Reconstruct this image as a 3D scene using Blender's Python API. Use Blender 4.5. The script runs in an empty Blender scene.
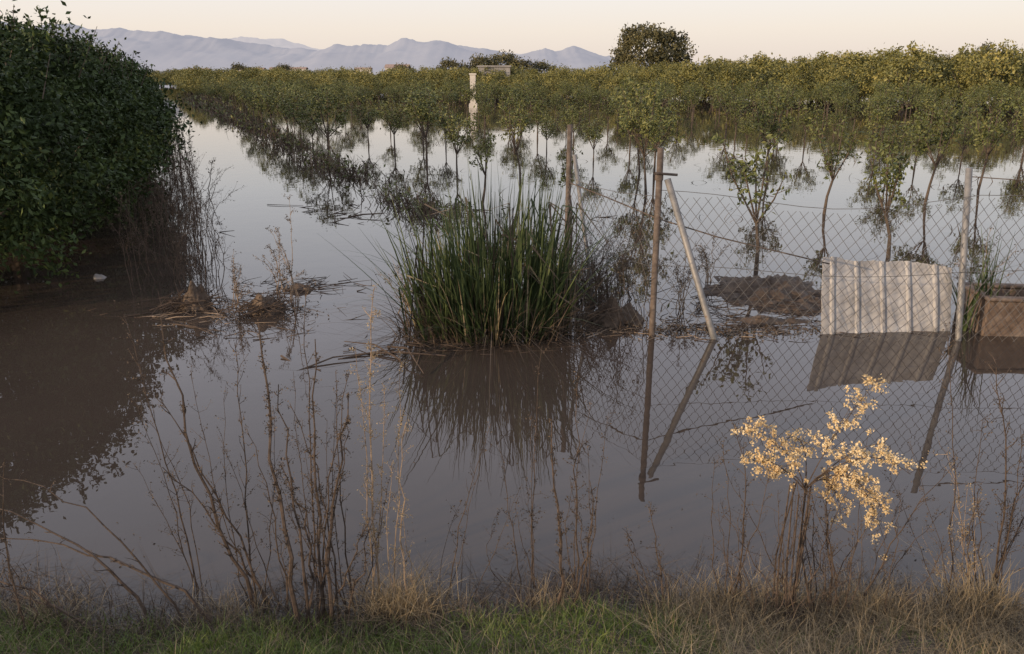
import bpy, math, random
import numpy as np
from mathutils import Vector, noise
R=math.radians
rng=np.random.default_rng(7); random.seed(7)
sc=bpy.context.scene
sc.view_settings.view_transform='Standard'; sc.view_settings.look='None'; sc.view_settings.exposure=0
COL=sc.collection
# ------------------------------------------------------------ geometry buffer
class Geo:
    def __init__(s): s.V=[];s.F=[];s.M=[];s.n=0
    def add(s,V,F,m=0):
        V=np.asarray(V,float).reshape(-1,3);F=np.asarray(F,int).reshape(-1,4)
        s.V.append(V);s.F.append(F+s.n);s.M.append(np.full(len(F),m));s.n+=len(V)
    def quads(s,Q,m=0):
        n=len(Q); 
        if n: s.add(Q.reshape(-1,3),np.arange(n*4).reshape(n,4),m)
    def mesh(s,name,mats,smooth=False):
        V=np.concatenate(s.V);F=np.concatenate(s.F);M=np.concatenate(s.M)
        me=bpy.data.meshes.new(name)
        me.vertices.add(len(V));me.vertices.foreach_set('co',V.ravel())
        me.loops.add(F.size);me.loops.foreach_set('vertex_index',F.ravel().astype(np.int32))
        me.polygons.add(len(F));me.polygons.foreach_set('loop_start',np.arange(0,F.size,4,dtype=np.int32))
        me.polygons.foreach_set('material_index',M.astype(np.int32))
        me.polygons.foreach_set('use_smooth',np.full(len(F),smooth))
        for m in mats: me.materials.append(m)
        me.update(calc_edges=True);me.validate();return me
    def obj(s,name,mats,smooth=False,parent=None):
        me=s.mesh(name,mats,smooth);return place(name,me,parent=parent)
def place(name,me,loc=(0,0,0),rz=0,sc_=(1,1,1),parent=None):
    o=bpy.data.objects.new(name,me);COL.objects.link(o);o.location=loc;o.rotation_euler=(0,0,rz);o.scale=sc_
    if parent:o.parent=parent
    return o
def empty(name,loc=(0,0,0)):
    return place(name,None,loc)
def unit(v): return v/np.maximum(np.linalg.norm(v,axis=-1,keepdims=True),1e-9)
def tube(g,P,Rr,sides=6,m=0,cap=True):
    P=[np.array(p,float) for p in P];Rr=list(Rr) if hasattr(Rr,'__len__') else [Rr]*len(P)
    n=len(P);T=[]
    for i in range(n):
        T.append(unit(P[min(i+1,n-1)]-P[max(i-1,0)]))
    if cap: P=P+[P[-1]];Rr=Rr+[0.0003];T=T+[T[-1]]
    V=[];F=[]
    ref=np.array([0.31,0.17,0.93]) if abs(T[0][2])<.85 else np.array([0.93,0.2,0.1])
    for p,r,t in zip(P,Rr,T):
        a=unit(np.cross(t,ref));b=np.cross(t,a)
        for k in range(sides):
            th=2*math.pi*k/sides;V.append(p+r*(math.cos(th)*a+math.sin(th)*b))
    for i in range(len(P)-1):
        for k in range(sides):
            k2=(k+1)%sides;F.append((i*sides+k,i*sides+k2,(i+1)*sides+k2,(i+1)*sides+k))
    g.add(V,F,m)
def leaves(g,C,L,asp=.42,m=0,up=0.0,fold=.15):
    n=len(C);
    if n==0:return
    d=rng.normal(size=(n,3));d[:,2]+=up;d=unit(d);r=rng.normal(size=(n,3));s=unit(np.cross(d,r));nn=np.cross(d,s)
    L=np.broadcast_to(np.asarray(L,float),(n,))*rng.uniform(.7,1.25,n);L=L[:,None];W=L*asp
    b=C;t=C+d*L;l=C+d*L*.45+s*W/2+nn*W*fold;rr=C+d*L*.45-s*W/2+nn*W*fold
    g.quads(np.stack([b,l,t,rr],1),m)
def blades(g,B,h,w,lean=.2,bend=.3,seg=4,m=0,az=None,fold=0.0,power=.7):
    n=len(B)
    if n==0:return
    h=np.broadcast_to(h,(n,)).astype(float);az=rng.uniform(0,2*math.pi,n) if az is None else az
    D=np.stack([np.cos(az),np.sin(az),np.zeros(n)],1);ph=rng.uniform(0,2*math.pi,n)
    S=np.stack([np.cos(ph),np.sin(ph),np.zeros(n)],1)
    ln=np.abs(lean*rng.normal(size=n))[:,None];bd=np.abs(bend*rng.normal(size=n))[:,None]
    w=np.broadcast_to(w,(n,))[:,None];pts=[]
    for i in range(seg+1):
        t=i/seg;hh=h[:,None]
        z=hh*(t/np.sqrt(1+ln**2)-.55*np.minimum(bd,1.2)*t*t*t)
        p=B+D*hh*(ln*t*.9+bd*t*t)+np.array([0,0,1.])*z
        ww=w*(max(1-t,0)**power*.5+.0) if i<seg else w*.04
        pts.append((p-S*ww,p+S*ww))
    for i in range(seg):
        a,b=pts[i];c,d=pts[i+1];g.quads(np.stack([a,b,d,c],1),m)
# ------------------------------------------------------------ materials
def newmat(name):
    m=bpy.data.materials.new(name);m.use_nodes=True;nt=m.node_tree;nt.nodes.clear()
    o=nt.nodes.new('ShaderNodeOutputMaterial');return m,nt,o
def N(nt,t,**k):
    n=nt.nodes.new(t)
    for a,b in k.items(): 
        if a in n.inputs.keys(): n.inputs[a].default_value=b
        else: setattr(n,a,b)
    return n
def ramp(nt,fac,stops):
    r=nt.nodes.new('ShaderNodeValToRGB');e=r.color_ramp.elements
    while len(e)<len(stops): e.new(.5)
    for i,(p,c) in enumerate(stops): e[i].position=p;e[i].color=(*c,1)
    nt.links.new(fac,r.inputs[0]);return r.outputs[0]
def noisemat(name,stops,scale=5,rough=.85,bump=.2,bscale=None,detail=6,dist=.01,spec=.3,metal=0,emit=None):
    m,nt,o=newmat(name);tc=N(nt,'ShaderNodeTexCoord');nz=N(nt,'ShaderNodeTexNoise',Scale=scale,Detail=detail,Roughness=.65)
    nt.links.new(tc.outputs['Object'],nz.inputs['Vector']);c=ramp(nt,nz.outputs[0],stops)
    b=N(nt,'ShaderNodeBsdfPrincipled',Roughness=rough,Metallic=metal);b.inputs['Specular IOR Level'].default_value=spec
    nt.links.new(c,b.inputs['Base Color'])
    if emit: b.inputs['Emission Color'].default_value=(*emit,1);b.inputs['Emission Strength'].default_value=1
    if bump:
        n2=N(nt,'ShaderNodeTexNoise',Scale=bscale or scale*3,Detail=8);nt.links.new(tc.outputs['Object'],n2.inputs['Vector'])
        bp=N(nt,'ShaderNodeBump',Strength=bump,Distance=dist);nt.links.new(n2.outputs[0],bp.inputs['Height']);nt.links.new(bp.outputs[0],b.inputs['Normal'])
    nt.links.new(b.outputs[0],o.inputs[0]);return m
def leafmat(name,stops,trans=.25,rough=.55,spec=.3,clump=.6):
    m,nt,o=newmat(name);g=N(nt,'ShaderNodeNewGeometry')
    nz=N(nt,'ShaderNodeTexNoise',Scale=clump,Detail=2);nt.links.new(g.outputs['Position'],nz.inputs['Vector'])
    mx=N(nt,'ShaderNodeMath',operation='MULTIPLY_ADD');nt.links.new(g.outputs['Random Per Island'],mx.inputs[0]);mx.inputs[1].default_value=.55
    m2=N(nt,'ShaderNodeMath',operation='MULTIPLY_ADD');nt.links.new(nz.outputs[0],m2.inputs[0]);m2.inputs[1].default_value=1.2;m2.inputs[2].default_value=-.38
    nt.links.new(m2.outputs[0],mx.inputs[2])
    c=ramp(nt,mx.outputs[0],stops)
    b=N(nt,'ShaderNodeBsdfPrincipled',Roughness=rough);b.inputs['Specular IOR Level'].default_value=spec;nt.links.new(c,b.inputs['Base Color'])
    if trans<=0: nt.links.new(b.outputs[0],o.inputs[0]);return m
    t=N(nt,'ShaderNodeBsdfTranslucent');nt.links.new(c,t.inputs[0])
    ms=N(nt,'ShaderNodeMixShader');ms.inputs[0].default_value=trans;nt.links.new(b.outputs[0],ms.inputs[1]);nt.links.new(t.outputs[0],ms.inputs[2])
    nt.links.new(ms.outputs[0],o.inputs[0]);return m
M_leafdark=leafmat('leaf_dark_citrus',[(0,(.012,.02,.006)),(.5,(.028,.046,.012)),(.85,(.06,.085,.022)),(1,(.1,.125,.035))],0,rough=.6,spec=.2,clump=.9)
M_leaf=leafmat('leaf_citrus',[(0,(.06,.062,.018)),(.5,(.15,.145,.04)),(1,(.32,.27,.085))],0,clump=.25)
M_leafy=leafmat('leaf_young',[(0,(.045,.053,.017)),(.6,(.1,.115,.033)),(1,(.2,.19,.06))],0)
M_carob=leafmat('leaf_carob',[(0,(.035,.036,.017)),(.5,(.085,.078,.033)),(1,(.16,.14,.06))],0,clump=.2)
M_reed=leafmat('reed_blade',[(0,(.02,.032,.013)),(.55,(.045,.066,.024)),(.9,(.095,.12,.043)),(1,(.22,.2,.09))],.15,rough=.5,clump=2)
M_brown=leafmat('dead_stem',[(0,(.03,.022,.016)),(.5,(.08,.058,.04)),(1,(.16,.12,.08))],.0,rough=.8)
M_straw=leafmat('straw',[(0,(.13,.1,.055)),(.5,(.3,.23,.135)),(1,(.48,.39,.25))],.2,rough=.8)
M_gold=leafmat('golden_seed_head',[(0,(.52,.36,.17)),(.5,(.75,.57,.31)),(1,(.88,.76,.52))],.35,rough=.8,clump=3)
M_grass=leafmat('green_grass',[(0,(.05,.065,.016)),(.6,(.12,.17,.038)),(1,(.24,.26,.075))],.3,clump=2)
M_bark=noisemat('bark',[(.3,(.05,.038,.03)),(.7,(.13,.1,.075))],12,.9,.5)
M_drystem=noisemat('dry_stalk',[(.3,(.035,.025,.019)),(.7,(.115,.082,.06))],20,.85,.3)
M_palestem=noisemat('pale_stalk',[(.3,(.18,.13,.09)),(.7,(.36,.27,.19))],20,.85,.3)
M_mud=noisemat('wet_mud',[(.3,(.05,.034,.023)),(.55,(.1,.07,.048)),(.75,(.18,.13,.09))],5,.65,.9,18,dist=.04)
M_galv=noisemat('galvanised_steel',[(.3,(.13,.13,.13)),(.6,(.24,.23,.22)),(.72,(.15,.09,.055))],9,.55,.1,metal=.3)
M_rust=noisemat('rusty_post',[(.3,(.06,.045,.035)),(.6,(.13,.1,.08)),(.75,(.22,.19,.15))],14,.8,.3)
M_wire=noisemat('wire',[(.3,(.08,.075,.07)),(.7,(.2,.19,.18))],9,.6,0,metal=.3)
M_panel=noisemat('fibre_cement',[(.25,(.16,.15,.14)),(.42,(.29,.275,.26)),(.6,(.38,.365,.35)),(.75,(.48,.465,.44))],4,.85,.35,40,dist=.004)
M_conc=noisemat('old_concrete',[(.25,(.06,.042,.03)),(.5,(.14,.1,.075)),(.75,(.26,.21,.17))],5,.9,.4,30,dist=.01)
M_grey=noisemat('grey_render',[(.3,(.2,.19,.18)),(.7,(.32,.3,.28))],1.5,.9,.2)
M_white=noisemat('whitewash',[(.3,(.45,.41,.36)),(.7,(.6,.56,.5))],2,.85,.1)
M_roof=noisemat('clay_tile',[(.3,(.25,.17,.13)),(.7,(.38,.27,.21))],2,.85,.1)
M_dark=noisemat('dark_opening',[(.3,(.015,.014,.013)),(.7,(.03,.028,.025))],2,.6,0)
# ground
M_ground,nt,o=newmat('bank_earth')
g_=N(nt,'ShaderNodeNewGeometry');n1=N(nt,'ShaderNodeTexNoise',Scale=2.2,Detail=9,Roughness=.7);nt.links.new(g_.outputs['Position'],n1.inputs['Vector'])
c=ramp(nt,n1.outputs[0],[(.3,(.03,.024,.016)),(.5,(.075,.055,.036)),(.62,(.12,.09,.055)),(.75,(.07,.075,.03))])
b=N(nt,'ShaderNodeBsdfPrincipled',Roughness=.85);nt.links.new(c,b.inputs['Base Color'])
n2=N(nt,'ShaderNodeTexNoise',Scale=25,Detail=8);nt.links.new(g_.outputs['Position'],n2.inputs['Vector'])
bp=N(nt,'ShaderNodeBump',Strength=.8,Distance=.03);nt.links.new(n2.outputs[0],bp.inputs['Height']);nt.links.new(bp.outputs[0],b.inputs['Normal']);nt.links.new(b.outputs[0],o.inputs[0])
# water
M_water,nt,o=newmat('flood_water')
g_=N(nt,'ShaderNodeNewGeometry');n1=N(nt,'ShaderNodeTexNoise',Scale=.35,Detail=4);nt.links.new(g_.outputs['Position'],n1.inputs['Vector'])
c=ramp(nt,n1.outputs[0],[(.3,(.04,.031,.025)),(.7,(.058,.044,.035))])
b=N(nt,'ShaderNodeBsdfPrincipled',Roughness=.01,IOR=1.5);nt.links.new(c,b.inputs['Base Color'])
n2=N(nt,'ShaderNodeTexNoise',Scale=2.0,Detail=3,Roughness=.5);nt.links.new(g_.outputs['Position'],n2.inputs['Vector'])
bp=N(nt,'ShaderNodeBump',Strength=.1,Distance=.02);nt.links.new(n2.outputs[0],bp.inputs['Height']);nt.links.new(bp.outputs[0],b.inputs['Normal']);nt.links.new(b.outputs[0],o.inputs[0])
# mountains: dark slopes, distance haze (airlight) painted in as material emission
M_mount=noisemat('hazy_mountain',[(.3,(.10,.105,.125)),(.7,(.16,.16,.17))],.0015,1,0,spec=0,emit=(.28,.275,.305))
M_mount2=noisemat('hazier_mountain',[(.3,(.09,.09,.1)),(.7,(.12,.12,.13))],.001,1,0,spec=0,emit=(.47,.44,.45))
# ------------------------------------------------------------ world, sun
SUN_AZ=R(-122);SUN_EL=R(12)   # azimuth clockwise from +Y
w=bpy.data.worlds.new('World');sc.world=w;w.use_nodes=True;nt=w.node_tree;nt.nodes.clear()
out=N(nt,'ShaderNodeOutputWorld');bg=N(nt,'ShaderNodeBackground',Strength=.13)
sky=N(nt,'ShaderNodeTexSky',sky_type='NISHITA');sky.sun_disc=False;sky.sun_elevation=SUN_EL;sky.sun_rotation=SUN_AZ%(2*math.pi);sky.dust_density=3;sky.air_density=1.2;sky.ozone_density=1.5
tc=N(nt,'ShaderNodeTexCoord');sp=N(nt,'ShaderNodeSeparateXYZ');nt.links.new(tc.outputs['Generated'],sp.inputs[0])
tint=ramp(nt,sp.outputs[2],[(0,(.74,.635,.57)),(.05,(.81,.72,.64)),(.13,(.80,.79,.81)),(.3,(.82,.82,.92)),(.55,(.76,.77,.88)),(1,(.5,.54,.68))])
vm=N(nt,'ShaderNodeVectorMath',operation='SCALE');vm.inputs['Scale'].default_value=10.2;nt.links.new(tint,vm.inputs[0])
mx=N(nt,'ShaderNodeMix',data_type='RGBA');mx.inputs[0].default_value=.8
nt.links.new(sky.outputs[0],mx.inputs[6]);nt.links.new(vm.outputs[0],mx.inputs[7])
nt.links.new(mx.outputs[2],bg.inputs[0]);nt.links.new(bg.outputs[0],out.inputs[0])
L=bpy.data.lights.new('sun','SUN');L.energy=4.4;L.angle=R(.8);L.color=(1,.75,.5);lo=bpy.data.objects.new('sun',L);COL.objects.link(lo)
sd=Vector((math.sin(SUN_AZ)*math.cos(SUN_EL),math.cos(SUN_AZ)*math.cos(SUN_EL),math.sin(SUN_EL)))
lo.rotation_euler=sd.to_track_quat('Z','Y').to_euler()
cam=bpy.data.cameras.new('camera');cam.lens=28;cam.sensor_width=36;cam.clip_end=40000;cam.clip_start=.05
co=bpy.data.objects.new('camera',cam);COL.objects.link(co);co.location=(0,0,2.5);co.rotation_euler=(R(90-17.567),0,0);sc.camera=co
# ------------------------------------------------------------ terrain
def shore(x): return 3.2+.09*math.sin(x*1.7+.5)+.06*math.sin(x*4.1)+.05*noise.noise((x*3,0,1))
def gz(x,y):
    z=-.35
    s=shore(x)
    if y<s+.6: z=max(z,min((s-y)*.38,.9)+.035*noise.noise((x*2.5,y*2.5,0))+.02*noise.noise((x*8,y*8,3)))
    e=-.4335*y-2.6
    if y>9 and x<e: z=max(z,-.35+min((e-x)*.5,.42)*min((y-9),1)+.03*noise.noise((x,y,5)))
    if y>420: z=max(z,-.35+min((y-420)*.02,.8))
    return z
def axis(lo,hi,st,far):
    a=list(np.arange(lo,hi,st));s=st;v=a[-1]
    while v<far: s*=1.35;v+=s;a.append(v)
    s=st;v=a[0];p=[]
    while v>-far: s*=1.35;v-=s;p.append(v)
    return p[::-1]+a
xs=axis(-6,6,.08,20000);ys=axis(1.2,4.4,.06,20000)
V=[(x,y,gz(x,y)) for y in ys for x in xs];nx=len(xs)
F=[(j*nx+i,j*nx+i+1,(j+1)*nx+i+1,(j+1)*nx+i) for j in range(len(ys)-1) for i in range(nx-1)]
g=Geo();g.add(V,F);g.obj('ground',[M_ground],True)
g=Geo();g.add([(-600,1.5,0),(600,1.5,0),(600,430,0),(-600,430,0)],[(0,1,2,3)]);g.obj('water',[M_water])
# ------------------------------------------------------------ mountains
def ridge(name,prof,Y,depth,mat,k,amp):
    pu=np.array([p[0] for p in prof],float);pz=np.array([p[1] for p in prof],float)
    X=np.linspace(pu[0],pu[-1],700);Z=np.interp(X,pu,pz);D=np.linspace(-1,1,40);V=[]
    for d in D:
        for x,z in zip(X,Z):
            sh=max(0,1-abs(d)**1.2);n=noise.fractal((x*.0013,d*2.6,k),.9,2,7);n2=noise.fractal((x*.004,0,k+3),.7,2.2,5)
            zz=z*sh*(1+.3*n*min(1,abs(d)*8))+ (n2*amp*sh);V.append((x,Y+d*depth,max(zz,-20) if sh>0 else -20))
    nx=len(X);F=[(j*nx+i,j*nx+i+1,(j+1)*nx+i+1,(j+1)*nx+i) for j in range(len(D)-1) for i in range(nx-1)]
    g=Geo();g.add(V,F);return g.obj(name,[mat],True)
def uv2(u,v): return ((u-512)*10.78,(76-v)*9.8)
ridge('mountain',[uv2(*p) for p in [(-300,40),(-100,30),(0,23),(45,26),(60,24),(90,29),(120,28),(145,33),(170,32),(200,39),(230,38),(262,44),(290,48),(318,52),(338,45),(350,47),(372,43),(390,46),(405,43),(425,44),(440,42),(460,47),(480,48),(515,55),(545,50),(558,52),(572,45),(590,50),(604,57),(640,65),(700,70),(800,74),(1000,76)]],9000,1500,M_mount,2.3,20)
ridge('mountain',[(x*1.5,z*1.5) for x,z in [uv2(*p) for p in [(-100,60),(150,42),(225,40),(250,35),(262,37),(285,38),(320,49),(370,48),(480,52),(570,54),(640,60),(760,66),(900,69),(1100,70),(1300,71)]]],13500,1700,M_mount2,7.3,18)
# ------------------------------------------------------------ trees
def branchy(g,h,th,cr,nl,sub,r0=.03,bm=0,lean=(0,0)):
    tw=[]
    top=np.array([lean[0],lean[1],th]);mid=np.array([lean[0]*.4+random.uniform(-.03,.03),lean[1]*.4,th*.5])
    tube(g,[(0,0,-.4),(0,0,0),mid,top],[r0*1.25,r0*1.1,r0*.85,r0*.75],6,bm)
    for i in range(nl):
        a=2*math.pi*(i+random.uniform(-.3,.3))/nl;rad=cr*random.uniform(.45,.9);hz=th+(h-th)*random.uniform(.45,.95)
        if i==0: rad*=.25;hz=h*.96
        e=top+np.array([math.cos(a)*rad,math.sin(a)*rad,hz-th]);m=top*.5+e*.5+np.array([math.cos(a)*rad*.15,math.sin(a)*rad*.15,random.uniform(-.02,.12)])
        tube(g,[top*.98+np.array([0,0,-.02]),m,e],[r0*.55,r0*.38,r0*.12],5,bm)
        for j in range(sub):
            t=random.uniform(.3,1);p=(1-t)**2*top+2*t*(1-t)*m+t*t*e
            dd=unit(np.array([random.gauss(0,1),random.gauss(0,1),random.gauss(.1,.8)]));q=p+dd*cr*random.uniform(.25,.5)
            tube(g,[p,(p+q)/2+rng.normal(size=3)*.02,q],[r0*.18,r0*.12,r0*.05],4,bm);tw.append((p,q))
        tw.append((m,e))
    return tw
def citrus(h,th,cr,nl,sub,per,ls,r0,spread=.05,mat=None,lean=(0,0),name='orange_tree'):
    g=Geo();tw=branchy(g,h,th,cr,nl,sub,r0,0,lean)
    for p,q in tw:
        pr=max(3,int(per*random.uniform(.3,1.6)))
        t=rng.uniform(.15,1.05,pr)[:,None];C=p+(q-p)*t+rng.normal(size=(pr,3))*spread;leaves(g,C,ls,.45,1,up=-.25)
    return g.mesh(name,[M_bark,mat or M_leafy])
def crown(h,r,z0,nclump,per,cs,ls,mats,name,trunk=True,limbs=6,up=0,rough=.28,shoots=0):
    g=Geo();ztop=h-z0
    if trunk:
        tube(g,[(0,0,-.5),(0,0,z0*.5+.1),(.05*r,0,z0+.25*ztop)],[.055*r,.045*r,.035*r],7,0)
        for i in range(limbs):
            a=2*math.pi*i/limbs+random.uniform(-.3,.3);e=np.array([math.cos(a)*r*.75,math.sin(a)*r*.75,z0+ztop*random.uniform(.4,.8)])
            tube(g,[(0,0,z0*.6),e*.5+np.array([0,0,.1]),e],[.03*r,.02*r,.008*r],5,0)
    sd=random.uniform(0,99)
    for i in range(nclump):
        d=rng.normal(size=3);d=d/np.linalg.norm(d)
        if d[2]<-.75: d[2]*=-1
        lump=1+rough*noise.noise((d[0]*1.8+sd,d[1]*1.8,d[2]*1.8))+rough*.55*noise.noise((d[0]*4.5+sd,d[1]*4.5,d[2]*4.5))
        f=lump*random.uniform(.5,1.0)**.45
        c=np.array([d[0]*r*f,d[1]*r*f,z0+ztop*.45+d[2]*ztop*(.55 if d[2]>0 else .45)*f])
        if c[2]<.08: c[2]=.08+random.random()*.2
        k=cs*random.uniform(.5,1.3);C=c+rng.normal(size=(per,3))*k*np.array([1,1,.75]);leaves(g,C,ls,.5,1,up=up)
    for i in range(shoots):
        a=random.uniform(0,6.28);q=random.uniform(0,.85);p=np.array([math.cos(a)*r*q,math.sin(a)*r*q,z0+ztop*(.45+.5*math.sqrt(1-q*q))]);l=h*random.uniform(.08,.2)
        e=p+np.array([random.gauss(0,.25)*l+math.cos(a)*q*l*.4,random.gauss(0,.25)*l+math.sin(a)*q*l*.4,l]);tube(g,[p,e],[.004*r,.002*r],3,0)
        C=p+(e-p)*rng.uniform(.2,1.05,16)[:,None]+rng.normal(size=(16,3))*ls*.4;leaves(g,C,ls,.5,1,up=.3)
    return g.mesh(name,mats)
bigs=[crown(3.1,2.2,.1,1250,32,.13,.085,[M_bark,M_leafdark],'citrus_tree',rough=.4,shoots=60) for _ in range(2)]
for i,(y,s,dx) in enumerate([(9.3,.98,-3.1),(12.2,1.0,-2.45),(15.2,1.03,-2.2),(18.6,1.0,-2.2),(22.5,1.02,-2.2),(26.5,1.0,-2.3)]):
    place('citrus_tree',bigs[i%2],(-.4335*y+dx,y,-.05),random.uniform(0,6),(s,s,s*random.uniform(.97,1.03)))
place('citrus_tree',bigs[0],(-12.6,12.4,0),2,(1.05,1.05,1.15))
# orchard
def rowx(y,off): return -.43*y+off
matures=[crown(3,1.6,.12,125,15,.22,.2,[M_bark,M_leaf],'orchard_tree',limbs=4,up=.3,rough=.55,shoots=12) for _ in range(5)]
orch=empty('orange_orchard')
for ri in range(0,75):
    off=5.2+2.55*ri*1.35
    y=40+random.uniform(0,3)
    while y<200:
        x=rowx(y,off);ed=80-.42*x+5*noise.noise((x*.08,0,3))
        if ed<y<ed+40 and abs(x)<.75*y+10:
            s=(.88 if x<8 else min(.88+(x-8)*.014,1.25))*random.uniform(.74,1.16)
            place('tree',random.choice(matures),(x+random.uniform(-.6,.6),y,0),random.uniform(0,6),(s*random.uniform(1.0,1.25),s,s),orch)
        y+=3.0+random.uniform(-.3,.3)+(y-60)*.01
for ri in range(0,4):
    for y in np.arange(31,150,4.2):
        x=-.4335*y-2.3-2.9*ri
        s=random.uniform(.75,.97);place('tree',random.choice(matures),(x,y,0),random.uniform(0,6),(s*1.2,s*1.2,s),orch)
for x in np.arange(-120,-40,2.8):
    for y in (182,190,198):
        s=random.uniform(.85,1.1);place('tree',random.choice(matures),(x+random.uniform(-.7,.7),y,0),random.uniform(0,6),(s*1.2,s*1.2,s),orch)
mids=[citrus(2.2,.7,.68,6,6,22,.1,.03,.085) for _ in range(6)]
yg=empty('young_orange_grove')
for ri in range(0,26):
    off=5.2+2.55*ri
    y=20+random.uniform(0,2.5)
    while y<90:
        x=rowx(y,off);ed=82-.42*x
        pr=.78 if y>ed-24 else (.6 if y>28 else .5)
        if y<ed and abs(x)<.72*y+4 and random.random()<pr:
            s=random.uniform(.55,1.04)
            place('tree',random.choice(mids),(x+random.uniform(-.3,.3),y,0),random.uniform(0,6),(s*1.25,s*1.2,s),yg)
        y+=3.1+random.uniform(-.4,.4)
near=[(3.27,10.4,1.85,.62,5,5,12),(5.4,11.2,1.7,.55,5,4,15),(2.9,17.3,2.4,.85,7,7,30),(8.4,16.2,2.15,.75,6,6,30),(5.9,15.0,1.8,.6,5,5,18),
 (10.6,18.2,2.2,.7,6,5,26),(1.0,13.6,1.5,.35,4,3,8),(-.6,16.2,1.65,.45,5,4,10),(3.4,21.5,2.3,.8,6,6,26),(0.2,19.4,2.1,.7,6,5,20),(9.9,12.6,1.8,.5,5,4,16),(6.2,19.5,2.2,.75,6,6,26)]
for i,(x,y,h,cr,nl,sub,per) in enumerate(near):
    me=citrus(h,h*.36,cr,nl,sub,per,.085,.028,.05,lean=(random.uniform(-.12,.12),0));place('orange_tree',me,(x,y,0))
me=crown(10.9,7.2,1.5,520,20,.62,.62,[M_bark,M_carob],'carob_tree',limbs=7,rough=.3);place('carob_tree',me,(26.4,160,0),0,(1,1,1))
me=crown(6,3.5,1,160,16,.5,.5,[M_bark,M_carob],'distant_tree')
for x,y,s in [(-12,165,.85),(-6,165,.95),(-2,168,1.05),(2,165,.85),(6,170,.8),(-25,190,.75),(100,190,1.0),(122,200,1.1),(60,190,.9),(-60,220,.8),(-75,230,.85)]:
    place('distant_tree',me,(x,y,0),x,(s*1.1,s*1.1,s))
me=crown(8.5,1.2,1,90,12,.3,.4,[M_bark,M_carob],'cypress_tree');place('cypress_tree',me,(90,160,0))
# ------------------------------------------------------------ buildings far
def box(g,x0,x1,y0,y1,z0,z1,m=0):
    V=[(x0,y0,z0),(x1,y0,z0),(x1,y1,z0),(x0,y1,z0),(x0,y0,z1),(x1,y0,z1),(x1,y1,z1),(x0,y1,z1)]
    g.add(V,[(0,1,5,4),(1,2,6,5),(2,3,7,6),(3,0,4,7),(4,5,6,7),(0,3,2,1)],m)
def hut(name,loc,w,d,h,wall,gable=False,rz=0):
    e=empty(name,loc);e.rotation_euler=(0,0,rz)
    g=Geo();box(g,-w/2,w/2,-d/2,d/2,-.5,h);g.obj('walls',[wall],parent=e)
    g=Geo()
    if gable:
        V=[(-w/2-.3,-d/2-.3,h+.003),(w/2+.3,-d/2-.3,h+.003),(w/2+.3,0,h+d*.16),(-w/2-.3,0,h+d*.16),(w/2+.3,d/2+.3,h+.003),(-w/2-.3,d/2+.3,h+.003)]
        g.add(V,[(0,1,2,3),(3,2,4,5)])
    else: box(g,-w/2-.12,w/2+.12,-d/2-.12,d/2+.12,h+.003,h+.18)
    g.obj('roof',[M_roof if gable else M_grey],parent=e)
    g=Geo();box(g,-w*.12,w*.12,-d/2-.02,-d/2+.02,0,min(2.1,h*.75))
    for sx in(-.33,.33): box(g,sx*w-.4,sx*w+.4,-d/2-.02,-d/2+.02,h*.42,h*.7)
    g.obj('door_and_windows',[M_dark],parent=e)
hut('pump_house',(-1.9,92,0),3.4,3,3.3,M_grey)
e=empty('concrete_pillar',(-3.1,66,0));g=Geo();box(g,-.22,.22,-.22,.22,-.5,2.5);box(g,-.28,.28,-.28,.28,2.503,2.62);box(g,-.33,.33,-.33,.33,-.5,.35);g.obj('pillar',[M_white],parent=e)
for x,y,w_,h in [(-45,330,9,5.2),(-160,600,26,6.5),(-200,640,22,6.5),(-240,640,18,6),(-110,620,12,6.5)]:
    hut('farmhouse',(x,y,0),w_,8,h,M_white,True)
# ------------------------------------------------------------ reeds
g=Geo();n=520
a=rng.uniform(0,2*math.pi,n);r=np.sqrt(rng.uniform(0,1,n));B=np.stack([-.2+.78*r*np.cos(a),7.8+.42*r*np.sin(a),np.full(n,-.05)],1)
tall=np.array([.9+.45*noise.noise((b[0]*3,b[1]*3,4)) for b in B])
h=1.88*rng.uniform(.45,1.08,n)*(1-.25*r**2)*tall
out_az=np.arctan2(.6*np.sin(a),np.cos(a))+rng.normal(size=n)*1.0
blades(g,B,h,.028,.12,.06,6,0,out_az)
n=210;a=rng.uniform(0,2*math.pi,n);B=np.stack([-.22+.75*np.cos(a)*rng.uniform(.4,1,n),7.8+.45*np.sin(a),np.full(n,-.05)],1)
blades(g,B,1.7*rng.uniform(.5,1,n),.022,.35,.32,8,0,a+rng.normal(size=n)*.5)
n=60;a=rng.uniform(0,2*math.pi,n);B=np.stack([-.2+.8*np.cos(a)*rng.uniform(.2,1,n),7.75+.45*np.sin(a),np.full(n,-.05)],1)
blades(g,B,1.3*rng.uniform(.4,1,n),.015,.2,.25,6,1,a)
n=560;a=rng.uniform(0,2*math.pi,n);B=np.stack([-.2+1.0*np.cos(a)*rng.uniform(.2,1,n),7.7+.5*np.sin(a)*rng.uniform(.2,1,n),np.full(n,-.02)],1)
blades(g,B,.8*rng.uniform(.3,1,n),.013,.6,.8,5,2,a)
for i in range(90):
    x=-.2+random.uniform(-.85,.85);y=7.75+random.uniform(-.4,.35);h0=random.uniform(.4,1.35);lx=random.gauss(0,.15);d=random.choice([-1,1])*random.uniform(.15,.4)
    p0=np.array([x,y,0]);p1=np.array([x+lx,y,h0]);p2=p1+np.array([d,random.gauss(0,.05),-random.uniform(.05,.5)])
    wv=np.array([.006,.006,.004]);g.quads(np.array([[p0-wv,p0+wv,p1+wv,p1-wv],[p1-wv,p1+wv,p2+wv*.3,p2-wv*.3]]),random.choice([0,0,1,2,2]))
g.obj('reed_clump',[M_reed,M_straw,M_brown])
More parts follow.
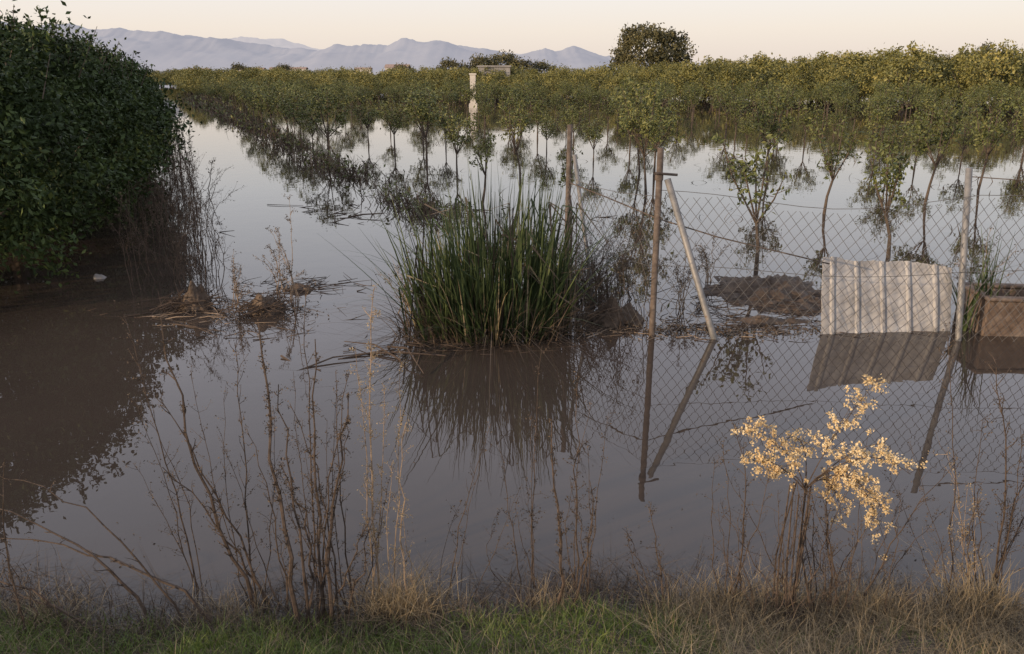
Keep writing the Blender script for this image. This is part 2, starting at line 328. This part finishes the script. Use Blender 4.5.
g=Geo();n=34;B=np.stack([rng.uniform(4.62,4.9,n),rng.uniform(7.7,7.9,n),np.zeros(n)],1);blades(g,B,1.2*rng.uniform(.5,1,n),.025,.15,.2,6,0)
g.obj('reed_clump',[M_reed,M_brown])
# ------------------------------------------------------------ fence
fence=empty('chain_link_fence')
def part(name,fn,mats):
    g=Geo();fn(g);g.obj(name,mats,True,parent=fence)
part('end_post',lambda g:tube(g,[(.62,8.98,-.4),(.637,9,1.98)],.03,8),[M_rust])
part('end_brace',lambda g:tube(g,[(.98,8.9,-.3),(.93,8.92,.1),(.69,8.96,1.66)],.024,8),[M_galv])
part('corner_post',lambda g:tube(g,[(1.407,7.6,-.4),(1.39,7.6,1.85)],.033,8),[M_rust])
part('corner_brace',lambda g:tube(g,[(2.08,7.5,-.2),(1.47,7.6,1.56)],.034,8),[M_galv])
part('corner_clamp',lambda g:(tube(g,[(1.34,7.56,1.62),(1.56,7.6,1.6)],.014,6),tube(g,[(1.39,7.6,1.55),(1.39,7.6,1.6)],.042,8)),[M_rust])
part('line_post',lambda g:tube(g,[(4.45,7.46,-.4),(4.23,7.47,1.68)],.03,8),[M_galv])
part('line_post_2',lambda g:tube(g,[(7.6,7.3,-.4),(7.62,7.3,1.7)],.03,8),[M_galv])
def link(g,A,Bp,top,zb=-.05,cell=.078,r=.0027):
    A=np.array(A);Bp=np.array(Bp);Lh=np.linalg.norm(Bp-A);u=(Bp-A)/Lh
    nrm=np.array([-u[1],u[0]])
    def P(s,z):
        wv=.03*math.sin(s*2.1)+.02*math.sin(z*5+s);ss=s+.02*math.sin(z*3+s*2);p=A+u*ss+nrm*wv;return (p[0],p[1],z+.03*math.sin(s*1.7))
    st=cell*math.sqrt(2);H=1.5
    for sg in (1,-1):
        s0=-H-st
        while s0<Lh+H+st:
            pts=[]
            for k in range(25):
                z=zb+(H-zb)*k/24;s=s0+sg*(z-zb)*.8
                if 0<=s<=Lh and z<=top(s): pts.append(P(s,z))
            if len(pts)>1: tube(g,pts,r,3,0,cap=False)
            s0+=st
    for zf in (1,.5):
        tube(g,[P(s,top(s)*zf) for s in np.linspace(0,Lh,24)],.003,4,0)
def topA(s): return 1.46-.16*math.sin(min(s,3.0)/3.0*math.pi)+.02*math.sin(s*3)
part('mesh_front',lambda g:link(g,(1.4,7.57),(7.6,7.27),topA),[M_wire])
part('mesh_side',lambda g:link(g,(1.4,7.6),(.62,9.0),lambda s:1.4-.06*math.sin(s*2)),[M_wire])
part('sagging_wire',lambda g:tube(g,[(.65,8.96,1.35),(1.0,8.3,1.28),(1.4,7.64,1.18),(2.0,7.62,1.0),(2.6,7.6,.86),(3.1,7.6,.74)],.007,5),[M_rust])
part('top_wire',lambda g:tube(g,[(4.25,7.46,1.6),(5.5,7.4,1.52),(7.6,7.3,1.6)],.005,5),[M_rust])
# ------------------------------------------------------------ corrugated panel
g=Geo();Wd=1.36;Hh=.84;nu=220;nvv=16
def prof(s):
    ph=(s/Wd*5.0+.1)%1;t=min(1,max(0,(.1-abs(ph-.5))/.05));return t*.02+.003*math.sin(s/Wd*60)
def sheet(off):
    V=[]
    for j in range(nvv+1):
        for i in range(nu+1):
            s=Wd*i/nu;t=Hh*j/nvv
            edge=(.025*noise.noise((s*4,0,0))+.014*noise.noise((s*22,3,0))-.07*max(0,(s/Wd-.8)/.2)**1.5)*(j==nvv)
            bow=.07*(s/Wd-.5)**2*4*(j/nvv)
            V.append((s+.015*noise.noise((t*6,s*.5,1))*(i in(0,nu)),-prof(s)+off-bow+.012*noise.noise((s*3,t*3,2)),t+edge))
    return V
V1=sheet(0);V2=sheet(.014);nn=nu+1
F=[(j*nn+i,j*nn+i+1,(j+1)*nn+i+1,(j+1)*nn+i) for j in range(nvv) for i in range(nu)]
K=len(V1);F2=[tuple(k+K for k in f[::-1]) for f in F]
Fe=[(nvv*nn+i,nvv*nn+i+1,K+nvv*nn+i+1,K+nvv*nn+i) for i in range(nu)]+[(j*nn,(j+1)*nn,K+(j+1)*nn,K+j*nn) for j in range(nvv)]+[(j*nn+nu,(j+1)*nn+nu,K+(j+1)*nn+nu,K+j*nn+nu) for j in range(nvv)]
g.add(V1+V2,F+F2+Fe);p=g.obj('corrugated_panel',[M_panel]);p.location=(3.13,7.64,-.06);p.rotation_euler=(R(-24),R(3),R(3))
# trough
g=Geo();box(g,0,1.1,0,.09,-.2,.42);box(g,0,1.1,.52,.61,-.2,.42);box(g,0,.09,.092,.518,-.2,.42);box(g,1.01,1.1,.092,.518,-.2,.42);box(g,.092,1.008,.092,.518,.0,.06)
box(g,-.025,1.125,-.025,.085,.423,.46);box(g,-.025,1.125,.525,.635,.423,.46);box(g,-.025,.085,.088,.522,.423,.46);box(g,1.015,1.125,.088,.522,.423,.46)
o_=g.obj('concrete_trough',[M_conc]);o_.location=(4.72,7.6,-.06);o_.rotation_euler=(0,R(1),R(-3))
md=o_.modifiers.new('b','BEVEL');md.width=.012
# ------------------------------------------------------------ mud, debris
def mound(name,x,y,rx,ry,h,mat,sd,lv=40):
    V=[];nr=22;na=lv
    for i in range(nr+1):
        for k in range(na):
            a=2*math.pi*k/na;q=i/nr;ra=q*(1+.5*noise.noise((math.cos(a)*1.7,math.sin(a)*1.7,sd))+.2*noise.noise((math.cos(a)*6,math.sin(a)*6,sd)))
            px,py=x+rx*ra*math.cos(a),y+ry*ra*math.sin(a)
            z=h*(1-q**2)*(1+1.1*noise.noise((px*6,py*6,sd)))+.5*h*noise.noise((px*17,py*17,sd))-.03*q
            V.append((px,py,z))
    F=[(i*na+k,i*na+(k+1)%na,(i+1)*na+(k+1)%na,(i+1)*na+k) for i in range(nr) for k in range(na)]
    g=Geo();g.add(V,F);return g.obj(name,[mat],True)
mound('mud_mound',3.15,9.2,.8,.95,.11,M_mud,1.1,80)
mound('mud_mound',2.7,8.1,.5,.16,.04,M_mud,4.1,60)
mound('mud_clump',-3.55,8.6,.17,.13,.2,M_mud,2.2)
mound('mud_clump',-2.72,8.45,.2,.13,.18,M_mud,3.2)
mound('mud_clump',-2.6,9.4,.3,.12,.05,M_mud,5.2)
mound('mud_clump',1.1,8.1,.28,.25,.18,M_mud,9.2)
mound('mud_clump',-5.3,10.0,.12,.08,.05,M_grey,6.2)
def twigs(name,cx,cy,rx,ry,n,lmin,lmax,z=.02,r=.004,lift=.1,mat=None):
    g=Geo()
    for i in range(n):
        x=random.gauss(cx,rx);y=random.gauss(cy,ry);a=random.gauss(0,.7) if random.random()<.7 else random.uniform(0,6.28);l=random.uniform(lmin,lmax)
        d=np.array([math.cos(a),math.sin(a),random.uniform(-.02,lift)]);p=np.array([x,y,z])
        rr=r*random.uniform(.5,1.5)
        tube(g,[p-d*l/2,p+rng.normal(size=3)*l*.04,p+d*l/2],[rr,rr*.8,rr*.4],4,0)
    return g.obj(name,[mat or M_drystem])
for cx,cy in [(-3.6,8.6),(-2.75,8.45)]: twigs('floating_debris',cx,cy,.14,.1,110,.1,.45,.08,.005,.9)
twigs('floating_debris',-3.1,8.5,.6,.25,80,.1,.6,.01,.004,.3)
twigs('floating_debris',-3.3,8.3,.5,.2,30,.08,.4,.012,.005,.15,M_palestem)
twigs('floating_debris',2.2,7.9,.9,.2,200,.05,.35,.01,.004,.15)
twigs('floating_debris',1.6,7.7,.7,.12,60,.05,.3,.012,.004,.1,M_palestem)
twigs('floating_debris',3.1,8.8,.7,.4,130,.08,.5,.06,.005,.3)
twigs('floating_debris',-.6,7.25,.6,.12,60,.1,.5,.01,.004,.12)
twigs('floating_debris',-1.3,6.9,.35,.15,7,.5,.9,.012,.008,.1)
twigs('floating_debris',-2.5,7.7,.5,.1,9,.2,.8,.012,.006,.1)
twigs('floating_debris',-1.6,15,1.6,.7,60,.2,1,.01,.01,.25)
twigs('floating_debris',-2.6,9.5,.4,.25,60,.1,.5,.02,.005,.3)
g=Geo();n=1300;B=np.stack([rng.normal(size=n)*.9+2.0,rng.normal(size=n)*.12+7.75,np.full(n,.006)],1);leaves(g,B,.03,.5,0);n=350;B=np.stack([rng.normal(size=n)*.5-2.9,rng.normal(size=n)*.25+8.4,np.full(n,.006)],1);leaves(g,B,.03,.5,0)
n=260;B=np.stack([rng.uniform(-3,3.5,n),3.5+rng.gamma(1.2,.45,n),np.full(n,.003)],1);leaves(g,B,.016,.5,0)
g.obj('floating_leaf_litter',[M_brown])
# weeds following the old fence line far back
g=Geo()
n=4600;Y=9+rng.uniform(0,1,n)**1.6*85;off=rng.normal(size=n)*(.14+.012*Y)*.8
B=np.stack([-.43*Y+4.75+off,Y+rng.normal(size=n)*.4,np.full(n,-.02)],1)
dens=np.array([noise.noise((y*.35,3,1)) for y in Y]);keep=(dens>-.1);B=B[keep];n=len(B)
blades(g,B,rng.uniform(.12,.6,n)*(1+.006*B[:,1]),.008+.0009*B[:,1],.5,.5,3,0)
k=rng.random(n)<.5;B2=B[k];n=len(B2)
leaves(g,B2+np.stack([rng.normal(size=n)*.1,rng.normal(size=n)*.1,rng.uniform(.02,.35,n)],1),.05+.004*B2[:,1],.4,1)
g.obj('field_edge_weeds',[M_brown,M_leafy])
g=Geo();n=2600;ri=rng.integers(0,14,n);Y=rng.uniform(11,60,n);off=5.2+2.55*ri+rng.normal(size=n)*.3
B=np.stack([-.43*Y+off,Y,np.full(n,-.01)],1);d=np.array([noise.noise((b[0]*.5,b[1]*.3,9)) for b in B]);B=B[d>.05];n=len(B)
blades(g,B,rng.uniform(.05,.3,n),.01+.0006*B[:,1],.6,.8,3,0);g.obj('drowned_weeds',[M_brown])
# ------------------------------------------------------------ dead brush
def stalk(g,P,r0,br,brl,head,hs,m=0,hm=1,hl=.012,tipfrac=.35):
    P=[np.array(p,float) for p in P]
    T=np.linspace(0,1,11);pts=[]
    for t in T:
        if len(P)==2:q=P[0]*(1-t)+P[1]*t
        else: q=P[0]*(1-t)*(1-2*t)+P[1]*4*t*(1-t)+P[2]*t*(2*t-1)
        pts.append(q+rng.normal(size=3)*(r0*.9+.003)*(0<t<1))
    tube(g,pts,[r0*(1-.75*t) for t in T],5,m)
    for i in range(br):
        t=random.uniform(tipfrac,1);f=t*10;k=min(int(f),9);p=pts[k]*(1-f+k)+pts[k+1]*(f-k);tan=unit(pts[k+1]-pts[k])
        d=unit(tan*random.uniform(.8,1.6)+rng.normal(size=3)*.6);l=brl*random.uniform(.3,1)*(1.15-t*.5)
        q=p+d*l;q2=p+d*l*.5+rng.normal(size=3)*l*.06
        tube(g,[p,q2,q],[r0*.35,r0*.25,r0*.12],3,m)
        if head:
            C=p+(q-p)*rng.uniform(.3,1.05,head)[:,None]+rng.normal(size=(head,3))*hs;leaves(g,C,hl,.5,hm)
g=Geo()
for i in range(110):
    y=random.uniform(9,15);x=-.4335*y+random.gauss(.1,.3);h=random.uniform(.5,1.35)
    stalk(g,[(x,y,-.05),(x+random.gauss(0,.06),y,h*.5),(x+random.gauss(.05,.22),y+random.gauss(0,.1),h)],.006,15,.3,4,.012,hl=.022)
for i in range(80):
    y=random.uniform(15,40);x=-.4335*y+random.gauss(.2,.4);h=random.uniform(.6,1.5)
    stalk(g,[(x,y,-.05),(x+random.gauss(.05,.25),y,h)],.012,8,.35,4,.02,hl=.05)
g.obj('dead_brush',[M_drystem,M_brown])
g=Geo()
for i in range(60):
    x=random.gauss(.95,.22);y=random.uniform(7.8,9.2);h=random.uniform(.3,1.1)
    stalk(g,[(x,y,-.05),(x+random.gauss(0,.06),y,h*.5),(x+random.gauss(.0,.2),y,h)],.005,12,.25,4,.012,hl=.022)
g.obj('dead_brush',[M_drystem,M_brown])
for (x,y,h,n) in [(-2.52,8.95,1.2,5),(-2.75,9.2,.8,6),(-1.15,8.4,.7,7),(1.9,8.6,.7,8),(2.5,9.8,.6,8),(5.2,8.6,.9,10),(-.9,9.5,.7,5),(-3.1,8.6,.6,6)]:
    g=Geo()
    for i in range(n):
        hh=h*(1 if i==0 else random.uniform(.35,.8));dx=0.02 if i==0 else random.gauss(0,.18)
        stalk(g,[(x+random.gauss(0,.05),y,-.05),(x+dx*.3,y,hh*.5),(x+dx,y,hh)],.006,14,.14,6,.01,hl=.02)
    g.obj('dried_weed',[M_palestem,M_brown])
# ------------------------------------------------------------ foreground weeds
def weed(P,r0=.006,br=18,brl=.1,head=6,hs=.006,pale=False,extra=0):
    g=Geo();r0*=1.25;P=[(p[0],p[1],p[2]) for p in P];P[0]=(P[0][0],P[0][1],gz(P[0][0],P[0][1])-.04 if P[0][1]<3.5 else -.05)
    stalk(g,P,r0,br,brl,head,hs,0,1,.011,.2)
    for e in range(extra):
        Q=[np.array(P[0])+np.array([random.gauss(0,.04),random.gauss(0,.02),0])]
        tp=np.array([P[-1][0]+random.gauss(0,.13),P[-1][1]+random.gauss(0,.06),P[-1][2]*random.uniform(.45,.95)])
        Q+= [(Q[0]+tp)/2+rng.normal(size=3)*.03,tp];stalk(g,Q,r0*.65,br//2+3,brl*.9,head,hs,0,1,.011,.25)
    g.obj('dried_weed',[M_palestem if pale else M_drystem,M_straw if pale else M_brown])
weed([(-1.0,3.15,0),(-1.04,3.2,.7),(-1.1,3.3,1.47)],.01,45,.05,12,.008,extra=2)
weed([(-.91,3.22,0),(-.9,3.25,.7),(-.86,3.3,1.4)],.007,30,.07,9,extra=4)
weed([(-.67,3.4,0),(-.66,3.4,.8),(-.61,3.4,1.6)],.005,60,.1,10,.007,True,extra=3)
weed([(-.88,3.2,0),(-.82,3.25,.6),(-.73,3.3,1.15)],.008,30,.05,11,extra=2)
weed([(-1.22,3.3,0),(-1.42,3.3,.62),(-1.52,3.3,1.5)],.009,34,.1,8,extra=1)
weed([(-1.2,3.35,0),(-1.36,3.35,.5),(-1.6,3.35,1.1)],.006,20,.12,6)
weed([(-1.62,3.5,0),(-1.68,3.5,.7),(-1.78,3.5,1.45)],.004,24,.16,6,extra=3)
weed([(-1.0,3.5,0),(-.98,3.5,.8),(-.93,3.5,1.6)],.004,34,.12,7,extra=3)
weed([(-1.3,3.4,0),(-1.27,3.4,.7),(-1.25,3.4,1.35)],.004,30,.14,6,extra=3)
weed([(.25,3.25,0),(.21,3.25,.5),(.18,3.3,1.02)],.008,30,.05,10,extra=1)
weed([(.33,3.4,0),(.31,3.4,.6),(.3,3.4,1.2)],.004,24,.08,7,extra=5)
weed([(.12,3.5,0),(.1,3.5,.6),(.14,3.5,1.3)],.003,24,.1,6,extra=2)
weed([(.05,3.5,0),(.0,3.5,.35),(-.07,3.5,.8)],.003,14,.1,5,extra=2)
weed([(-.35,3.4,0),(-.25,3.4,.4),(-.1,3.4,.95)],.003,14,.12,5,extra=3)
weed([(-.5,3.3,0),(-.52,3.3,.5),(-.48,3.3,1.0)],.004,20,.1,6,pale=True,extra=2)
weed([(-1.1,3.3,0),(-1.12,3.3,.5),(-1.2,3.3,.95)],.004,16,.1,6,extra=3)
weed([(-.75,3.3,0),(-.8,3.3,.6),(-.78,3.3,1.25)],.004,26,.1,6,extra=4)
weed([(-2.2,3.05,0),(-2.22,3.05,.5),(-2.15,3.05,.95)],.005,14,.08,5,extra=2)
weed([(-1.75,3.25,0),(-2.0,3.3,.3),(-2.5,3.35,.55)],.008,8,.08,3)
weed([(-1.35,3.15,0),(-1.8,3.3,.24),(-2.5,3.4,.34)],.008,10,.1,3)
weed([(-1.55,3.2,0),(-1.9,3.25,.5),(-2.35,3.3,.72)],.005,8,.1,3)
weed([(-1.9,3.1,0),(-2.15,3.2,.1),(-2.6,3.3,.2)],.009,8,.12,3,extra=2)
weed([(2.42,3.45,0),(2.36,3.4,.6),(2.2,3.4,1.25)],.005,30,.16,7,extra=4)
weed([(2.2,3.4,0),(2.1,3.4,.7),(1.95,3.4,1.4)],.003,30,.18,6,extra=2)
weed([(1.7,3.3,0),(1.8,3.3,.35),(2.1,3.4,.75)],.004,18,.14,5,extra=3)
weed([(2.5,3.5,0),(2.5,3.5,.5),(2.6,3.5,1.1)],.004,28,.16,7,extra=4)
weed([(2.3,3.4,0),(2.2,3.4,.4),(2.05,3.4,.8)],.003,24,.16,7,pale=True,extra=4)
weed([(.75,3.3,0),(.7,3.3,.3),(.65,3.3,.6)],.004,16,.09,5,extra=3)
weed([(1.05,3.3,0),(1.1,3.3,.5),(1.0,3.3,1.0)],.004,22,.13,6,extra=4)
weed([(1.55,3.2,0),(1.5,3.3,.4),(1.45,3.3,.8)],.005,24,.13,6,extra=6)
# golden dried plant
g=Geo();base=np.array([1.3,3.15,-.02])
def cl(p,r=.018,n=26):
    C=p+rng.normal(size=(n,3))*r*.55;leaves(g,C,.012,.8,1)
hub=np.array([1.36,3.3,.66])
for k in range(9):
    b0=base+np.array([random.gauss(0,.09),random.gauss(0,.03),0]);hh=hub+rng.normal(size=3)*.05;tube(g,[b0,(b0+hh)/2+rng.normal(size=3)*.025,hh],[.005,.0045,.0035],5,0)
arms=[([hub,(1.45,3.3,.95),(1.64,3.33,1.2)],30),([hub,(1.3,3.3,.9),(1.03,3.3,.98)],44),([hub,(1.55,3.3,.98),(1.78,3.3,.36)],56),([hub,(1.5,3.25,.88),(1.7,3.25,.6)],40),([hub,(1.38,3.35,.95),(1.26,3.35,.9)],22),([hub,(1.45,3.3,.92),(1.52,3.3,1.08)],26),([hub,(1.2,3.3,.85),(1.08,3.3,.82)],34),([hub,(1.5,3.35,.8),(1.58,3.35,.46)],34),([hub,(1.6,3.3,.95),(1.84,3.3,.74)],30),([hub,(1.55,3.3,.9),(1.7,3.3,.9)],22),([hub,(1.3,3.3,.8),(1.18,3.3,.72)],22)]
for P,nc in arms:
    P=[np.array(p) for p in P];pts=[(1-t)**2*P[0]+2*t*(1-t)*P[1]+t*t*P[2] for t in np.linspace(0,1,9)]
    tube(g,pts,[.0032*(1-.7*t) for t in np.linspace(0,1,9)],4,0)
    for c_ in range(nc):
        t=random.uniform(.3,1.0)**.8;f=t*8;k=min(int(f),7);p=pts[k]*(1-f+k)+pts[k+1]*(f-k);q=p+unit(rng.normal(size=3)+np.array([0,0,.1]))*random.uniform(.015,.085)
        tube(g,[p,q],[.0012,.0008],3,0);cl(q,random.uniform(.006,.022),18)
for k in range(20):
    b0=base+np.array([random.gauss(0,.14),random.gauss(0,.05),0]);tp=b0+np.array([random.gauss(0,.24),.1,random.uniform(.35,.85)]);stalk(g,[b0,(b0+tp)/2+rng.normal(size=3)*.03,tp],.0035,9,.16,3,.006,0,0,.01)
g.obj('golden_dried_shrub',[M_drystem,M_gold])
# ------------------------------------------------------------ bank grass
def bankpts(n,x0,x1,y0=2.3,y1=3.3):
    x=rng.uniform(x0,x1,n);y=rng.uniform(y0,y1,n);z=np.array([gz(a,b) for a,b in zip(x,y)]);B=np.stack([x,y,z-.01],1)
    pat=np.array([noise.noise((a*2.2,b*3,8)) for a,b in zip(x,y)]);return B[(z>-.06)&(pat>-.28+rng.uniform(-.3,.1,n))]
g=Geo()
B=bankpts(17000,-3.2,.9,2.3,3.25);blades(g,B,rng.uniform(.03,.13,len(B)),.0055,.4,.5,3,0)
B=bankpts(2500,.9,3.2,2.3,3.1);blades(g,B,rng.uniform(.03,.08,len(B)),.005,.4,.5,3,0)
g.obj('green_grass',[M_grass])
g=Geo()
B=bankpts(8000,-3.2,3.3,2.3,3.36);blades(g,B,rng.uniform(.03,.16,len(B)),.003,.8,.8,4,0)
B=bankpts(9000,.6,3.3,2.4,3.4);blades(g,B,rng.uniform(.05,.22,len(B)),.003,.7,.8,4,0)
for cx,cy,n,h in [(-.55,3.28,600,.34),(-.3,3.25,200,.18),(.2,3.3,250,.22),(.85,3.25,350,.22),(1.1,3.3,350,.3),(1.75,3.25,500,.28),(2.3,3.3,600,.32),(-1.4,3.25,250,.2),(-2.2,3.2,250,.25),(2.05,3.15,400,.27),(1.4,3.3,400,.3)]:
    B=np.stack([rng.normal(size=n)*.1+cx,rng.normal(size=n)*.07+cy,np.full(n,-.02)],1);blades(g,B,h*rng.uniform(.3,1,n),.0035,.45,.5,5,0)
g.obj('dry_grass',[M_straw])
g=Geo()
n=8000;x=rng.uniform(-3.2,3.4,n);s=np.array([shore(a) for a in x]);B=np.stack([x,s+rng.normal(size=n)*.14+.06,np.zeros(n)],1);B[:,2]=np.array([max(gz(a,b),0)+.004 for a,b in zip(B[:,0],B[:,1])])
blades(g,B,rng.uniform(.03,.17,n),.004,1.5,1.0,3,0);g.obj('shore_litter',[M_brown])
